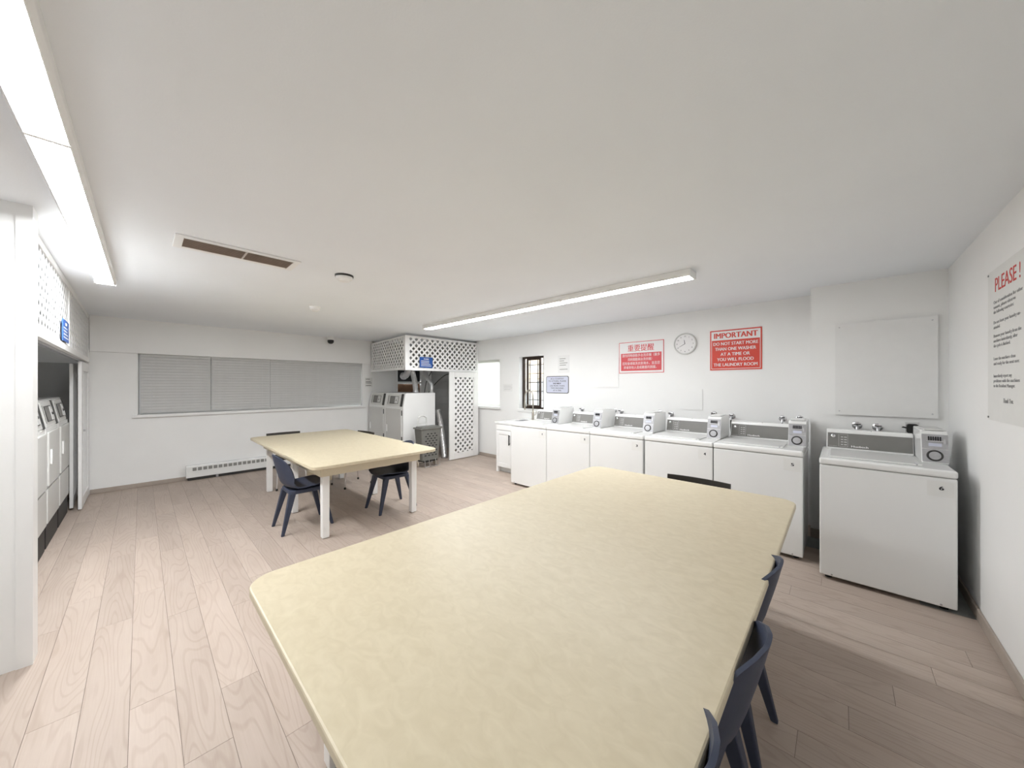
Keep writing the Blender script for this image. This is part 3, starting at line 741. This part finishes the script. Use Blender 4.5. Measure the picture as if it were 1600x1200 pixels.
# ------------------------------------------------------------------ far closet: lattice fascia, door, ducts
XF = -5.75; YF0 = 3.28; ZF0, ZF1 = 1.782, 2.42
t = thing('lattice_fascia', (XF, YF0, 0), PI/2, 'white lattice fascia of the far closet, long face with the blue notice', 'lattice')
FL = YW1-.004-YF0
MB().box((0, 0, ZF1-.035), (FL, .03, ZF1)).build('top_rail', 'trimw', t, bevel=.002)
MB().box((0, 0, ZF0), (FL, .03, ZF0+.05)).build('bottom_rail', 'trimw', t, bevel=.002)
MB().box((0, -.006, ZF0), (.085, .03, ZF1)).build('corner_post', 'trimw', t, bevel=.003)
MB().box((FL-.05, 0, ZF0+.05), (FL, .03, ZF1-.035)).build('stile', 'trimw', t)
lattice(t, .085, ZF0+.05, FL-.05, ZF1-.035, step=.118, w=.034, y=.010, t=.004)
ang = math.atan2(-.16, 1.78)
FA = math.hypot(XF-XV-.02, .16)-.045
t = thing('lattice_fascia', (XV+.02, 3.455, 0), ang, 'white lattice fascia of the far closet, short face towards the windows', 'lattice')
MB().box((0, 0, ZF1-.03), (FA, .03, ZF1)).build('top_rail', 'trimw', t, bevel=.002)
MB().box((0, 0, ZF0+.01), (FA, .03, ZF0+.055)).build('bottom_rail', 'trimw', t, bevel=.002)
MB().box((0, 0, ZF0+.055), (.05, .03, ZF1-.03)).build('stile', 'trimw', t)
MB().box((FA-.06, -.003, ZF0), (FA-.002, .03, ZF1)).build('stile', 'trimw', t)
lattice(t, .05, ZF0+.055, FA-.06, ZF1-.03, step=.118, w=.034, y=.010, t=.004)
lattice_door('lattice_door', (XF+.09, 4.205, 0), PI/2, .755, .012, 1.775, 'white lattice door of the far closet beside the bright blind', st=.125, step=.122, lw=.041)
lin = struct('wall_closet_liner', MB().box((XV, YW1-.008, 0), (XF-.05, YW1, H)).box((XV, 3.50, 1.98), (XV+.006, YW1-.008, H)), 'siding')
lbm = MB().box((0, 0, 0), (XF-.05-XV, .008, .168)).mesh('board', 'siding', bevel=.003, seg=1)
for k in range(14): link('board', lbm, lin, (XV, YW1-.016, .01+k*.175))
struct('trim_4', MB().box((XF-.04, YW1-.075, 0), (XF, YW1-.004, ZF0)), 'trimw')

def smooth_path(pts, n=10):
    P = [Vector(p) for p in pts]; out = []
    for i in range(len(P)-1):
        p0, p1, p2, p3 = P[max(i-1, 0)], P[i], P[i+1], P[min(i+2, len(P)-1)]
        for k in range(n):
            u = k/n
            out.append(.5*((2*p1)+(-p0+p2)*u+(2*p0-5*p1+4*p2-p3)*u*u+(-p0+3*p1-3*p2+p3)*u**3))
    out.append(P[-1]); return out
def resample(pts, step):
    out = [pts[0]]; acc = 0
    for a, b in zip(pts, pts[1:]):
        L = (b-a).length; d = step-acc
        while d <= L:
            out.append(a+(b-a)*(d/L)); d += step
        acc = (acc+L) % step
    return out
def flex(name, pts, r, label, collar=None):
    p = resample(smooth_path(pts), .011)
    t = thing(name, p[0], 0, label, 'duct', 'dryer exhaust ducts')
    q = [v-p[0] for v in p]
    MB().tube(q, [r if k % 2 else r*.90 for k in range(len(q))], 14).build('hose', 'foil', t, smooth=True)
    MB().tube([q[0], q[1], q[2], q[3]], r*1.06, 14).build('clamp', 'silver', t)
flex('exhaust_duct', [(-6.35, 3.86, 1.358), (-6.35, 3.86, 1.42), (-6.36, 3.84, 1.6), (-6.38, 3.80, 1.8), (-6.45, 3.78, 2.1), (-6.6, 3.9, 2.38)], .055, 'silver flexible exhaust duct rising from the far dryers')
flex('exhaust_duct', [(-6.30, 4.19, 1.25), (-6.32, 4.22, 1.5), (-6.55, 4.26, 1.68), (-6.9, 4.45, 1.80), (-7.3, 4.7, 1.9)], .048, 'curved pale exhaust duct behind the far dryers')
flex('exhaust_duct', [(-5.97, 4.30, .002), (-5.97, 4.30, .06), (-5.98, 4.27, .35), (-6.02, 4.24, .7), (-6.10, 4.22, 1.0)], .062, 'crumpled foil duct standing on the floor beside the far dryers')
t = thing('duct_elbow', (-6.34, 3.60, 1.69), 0, 'galvanised duct elbow below the corner of the lattice fascia', 'duct')
MB().tube([Vector((0, 0, 0)), Vector((.05, 0, .01)), Vector((.11, 0, .05)), Vector((.15, 0, .11)), Vector((.16, 0, .17)), Vector((.16, 0, .4)), Vector((.16, 0, .70))], .065, 14).build('elbow', 'zinc', t, smooth=True)
MB().tube([Vector((-.05, 0, 0)), Vector((.0, 0, 0))], .072, 14).build('collar', 'silver', t)
for pts, lb in (([(-6.9, 4.5, 1.30), (-6.8, 4.6, 1.5), (-6.5, 4.75, 1.75), (-6.1, 4.9, 1.72), (-5.95, 4.99, 1.74)], 'dark cable arching across the top of the far closet'),
                ([(-6.06, 4.62, 1.00), (-6.02, 4.75, .83), (-5.98, 4.9, .80), (-5.95, 4.99, .86)], 'dark cable sagging low on the back wall of the far closet'),
                ([(-6.72, 4.3, 1.30), (-6.78, 4.4, 1.6), (-6.72, 4.5, 1.85), (-6.66, 4.55, 2.2)], 'dark cable hanging behind the curved exhaust duct')):
    p = smooth_path(pts); o = MB().tube(p, .008, 6).build('cable', 'cable', smooth=True); tag(o, lb, 'cable', 'cables in the far closet')

# ------------------------------------------------------------------ laundry hamper
t = thing('laundry_hamper', (-5.60, 3.66, 0), 0, 'grey lidded laundry hamper on a wheeled frame beside the far dryers', 'hamper')
b = MB(); A = []
for z, hx, hy in ((.13, .105, .170), (.70, .135, .215)):
    A.append([b.bm.verts.new((p[0], p[1], z)) for p in rrect(-hx, -hy, hx, hy, .035, 4)])
n = len(A[0])
for k in range(n): b.bm.faces.new((A[0][k], A[0][(k+1)%n], A[1][(k+1)%n], A[1][k]))
b.bm.faces.new(A[0][::-1]); b.bm.faces.new(A[1])
body = b.build('body', 'hamper', t)
MB().prism(rrect(-.155, -.235, .155, .235, .04), 2, .70, .725).build('lid', 'hamper', t, bevel=.008)
MB().prism(rrect(-.12, -.20, .12, .20, .04), 2, .725, .742).build('lid_panel', 'hamper', t, bevel=.008)
hm = MB().prism(rrect(-.020, -.010, .020, .010, .0095, 3), 0, -.002, .002).mesh('hole', 'black')
for r in range(10):
    z = .22+r*.044; hx = .105+.030*(z-.13)/.57
    for c in range(4):
        y = -.12+c*.075+(.0375 if r % 2 else 0)
        if y > .14: continue
        link('hole', hm, body, (hx+.0005, y, z), (0, -.05, 0))
hm2 = MB().prism(rrect(-.016, -.010, .016, .010, .0095, 3), 1, -.002, .002).mesh('hole', 'black')
hb = [(-.05, 0, 0)]
MB().tube(smooth_path([(-.12, -.13, .60), (-.12, -.13, .86), (-.12, -.10, .915), (-.12, -.03, .93), (-.12, .03, .905), (-.12, .05, .86), (-.12, .05, .60)], 5), .014, 10).build('handle', 'enamel_grey', t, smooth=True)
MB().box((-.126, -.12, .775), (-.114, .04, .80)).build('handle_bar', 'enamel_grey', t)
for y in (-.13, .10):
    MB().tube([(.10, y, .14), (.12, y, .012), (.12, y+.09, .012), (.10, y+.09, .14)], .007, 8).build('wire_leg', 'chrome', t, smooth=True)
MB().tube([(.12, -.13, .012), (.13, .02, .012), (.12, .19, .012)], .007, 8).build('wire_foot', 'chrome', t, smooth=True)
for y in (-.19, .19): MB().lathe([(.05, -.012), (.055, -.006), (.055, .006), (.05, .012)], 20, 1, (-.06, y, .055)).build('wheel', 'wheel', t, smooth=True)
MB().tube([(-.06, -.19, .055), (-.06, .19, .055)], .006, 8).build('axle', 'chrome', t)
MB().box((-.10, -.15, .10), (.09, .15, .13)).build('frame_plate', 'black', t)

# ------------------------------------------------------------------ baseboard heater
t = thing('baseboard_heater', (XV+.014, .478, 0), PI/2, 'white baseboard heater with a row of grey vents below the grey blinds', 'heater')
HLn = 1.45
MB().prism([(0, .045), (0, .235), (-.055, .235), (-.075, .215), (-.075, .045)], 0, 0, HLn).build('cover', 'enamel', t, bevel=.004)
MB().box((.02, -.065, .004), (HLn, -.01, .045)).build('recess', 'dark', t)
gm = MB().box((0, -.0025, 0), (.047, 0, .050)).mesh('grille', 'rim')
ngr = 21
for k in range(ngr): link('grille', gm, t, (.075+k*.0635, -.0755, .150))
for x in (.36, 1.1): MB().box((x, -.08, 0), (x+.03, -.01, .05)).build('foot', 'zinc', t)

# ------------------------------------------------------------------ tables
def make_table(name, x0, y0, x1, y1, label, mids, panel=False):
    cx, cy = (x0+x1)/2, (y0+y1)/2
    t = thing(name, (cx, cy, 0), 0, label, 'table', 'large cream laminate tables')
    hx, hy = (x1-x0)/2, (y1-y0)/2
    MB().prism(rrect(-hx, -hy, hx, hy, .10, 8), 2, .728, .760).build('tabletop', 'laminate', t, bevel=.006)
    ax, ay = hx-.20, hy-.13
    if hy > hx: ax, ay = hx-.13, hy-.20
    for a, b in (((-ax, -ay, .615), (ax, -ay+.022, .728)), ((-ax, ay-.022, .615), (ax, ay, .728)), ((-ax, -ay+.022, .615), (-ax+.022, ay-.022, .728)), ((ax-.022, -ay+.022, .615), (ax, ay-.022, .728))):
        MB().box(a, b).build('apron', 'cream', t, bevel=.002, seg=1)
    lw = .034
    L = hx > hy
    for sx in (-1, 1) :
        for sy in (-1, 1):
            px, py = sx*(ax-.038-.022), sy*(ay-.038-.022)
            MB().frustum((px, py, .006), (lw*.92, lw*.92), (px, py, .728), (lw, lw)).build('leg', 'trimw', t, bevel=.004)
    for s_ in (-1, 1):
        px, py = (mids, s_*(ay-.06)) if L else (s_*(ax-.06), mids)
        MB().frustum((px, py, .006), (lw*.92, lw*.92), (px, py, .728), (lw, lw)).build('leg', 'trimw', t, bevel=.004)
    if panel:
        MB().box((mids-.35, -.25, .22), (mids-.33, .05, .728)).build('centre_panel', 'cream', t)
    return t
make_table('work_table', -1.655, .268, -.200, 2.885, 'large cream table in the foreground', .0)
make_table('work_table', -6.130, 1.050, -3.440, 2.400, 'cream table farther back near the grey blinds', .09, True)

# ------------------------------------------------------------------ moulded navy chairs (local +y = forward)
def make_navy():
    t = thing('shell_chair', (0, 0, 0), 0, 'c', 'chair', 'navy moulded chairs')
    prof = [(.205,.425,.150,0), (.195,.438,.180,.1), (.14,.447,.200,.15), (.05,.440,.210,.2), (-.06,.434,.212,.25), (-.13,.440,.210,.4), (-.175,.462,.205,.6), (-.205,.505,.200,.8),
            (-.222,.555,.205,1), (-.236,.61,.206,1), (-.248,.655,.202,1), (-.258,.695,.190,1), (-.266,.728,.168,1), (-.273,.760,.135,1), (-.278,.780,.09,1), (-.280,.790,.04,1)]
    b = MB(); rows = []
    m = 12
    for y, z, w, k in prof:
        row = []
        for i in range(m+1):
            s_ = -1+2*i/m
            row.append(b.bm.verts.new((s_*w, y + k*(.085*(w/.205)**2)*s_*s_, z + (1-k)*.022*abs(s_)**3)))
        rows.append(row)
    for a, c in zip(rows, rows[1:]):
        for i in range(m): b.bm.faces.new((a[i], a[i+1], c[i+1], c[i]))
    b.build('shell', 'navy', t, smooth=True, solid=.011)
    MB().prism(rrect(-.165, -.165, .165, .165, .05, 4), 2, .385, .428).build('seat_base', 'navy', t, bevel=.012)
    for sx in (-1, 1):
        for sy in (-1, 1):
            MB().frustum((sx*.182, sy*.232, 0), (.013, .014), (sx*.135, sy*.135, .40), (.026, .030)).build('leg', 'navy', t, bevel=.006)
    return t
nav = make_navy()
for i, (x, y, rz, lb) in enumerate(((-4.210, 1.192, 0, 'navy moulded chair at the near side of the farther table'),
                                    (-4.040, 2.115, PI, 'navy moulded chair at the far side of the farther table, before the hamper'),
                                    (-.445, 1.755, PI/2, 'dark moulded chair at the foreground table, farthest of the three on the right'),
                                    (-.418, 1.200, PI/2-.02, 'dark moulded chair at the foreground table, middle of the three on the right'),
                                    (-.450, .745, PI/2+.03, 'dark moulded chair at the foreground table, nearest the camera'))):
    o = nav if i == 0 else copy_tree(nav); o.location = (x, y, 0); o.rotation_euler = (0, 0, rz); o['label'] = lb

# ------------------------------------------------------------------ black chairs on chrome legs
def make_black():
    t = thing('stacking_chair', (0, 0, 0), 0, 'c', 'chair', 'black chairs with chrome legs')
    MB().prism(rrect(-.205, -.20, .205, .21, .05, 4), 2, .425, .450).build('seat', 'blackwood', t, bevel=.008)
    b = MB(); m = 10; rows = []
    for z in (.60, .775):
        rows.append([b.bm.verts.new((-.225+.45*i/m, -.255-.02*(z-.6)/.175+.03*(2*i/m-1)**2, z)) for i in range(m+1)])
    for i in range(m): b.bm.faces.new((rows[0][i], rows[0][i+1], rows[1][i+1], rows[1][i]))
    b.build('backrest', 'blackwood', t, solid=.016)
    for sx in (-1, 1):
        MB().tube(smooth_path([(sx*.185, -.215, .008), (sx*.18, -.19, .30), (sx*.18, -.195, .43), (sx*.18, -.225, .58), (sx*.18, -.236, .72)], 5), .010, 8).build('back_leg', 'chrome', t, smooth=True)
        MB().tube(smooth_path([(sx*.19, .20, .008), (sx*.175, .17, .30), (sx*.165, .14, .418)], 5), .010, 8).build('front_leg', 'chrome', t, smooth=True)
        MB().tube([(sx*.165, .15, .415), (sx*.18, -.195, .415)], .009, 8).build('side_rail', 'chrome', t)
        for y in (-.215, .20): MB().lathe([(.014, 0), (.015, .02), (.012, .03)], 10, 2, (sx*(.185 if y < 0 else .19), y, 0)).build('foot_cap', 'rubber', t)
    return t
blk = make_black()
for i, (x, y, rz, lb) in enumerate(((-.81, 2.725, PI, 'dark chair behind the far end of the foreground table, facing washer 5'),
                                    (-6.035, 1.510, -PI/2, 'black chair with chrome legs at the window end of the farther table'),
                                    (-5.42, 2.190, PI+.12, 'black chair with chrome legs at the far side of the farther table, before the dryers'))):
    o = blk if i == 0 else copy_tree(blk); o.location = (x, y, 0); o.rotation_euler = (0, 0, rz); o['label'] = lb
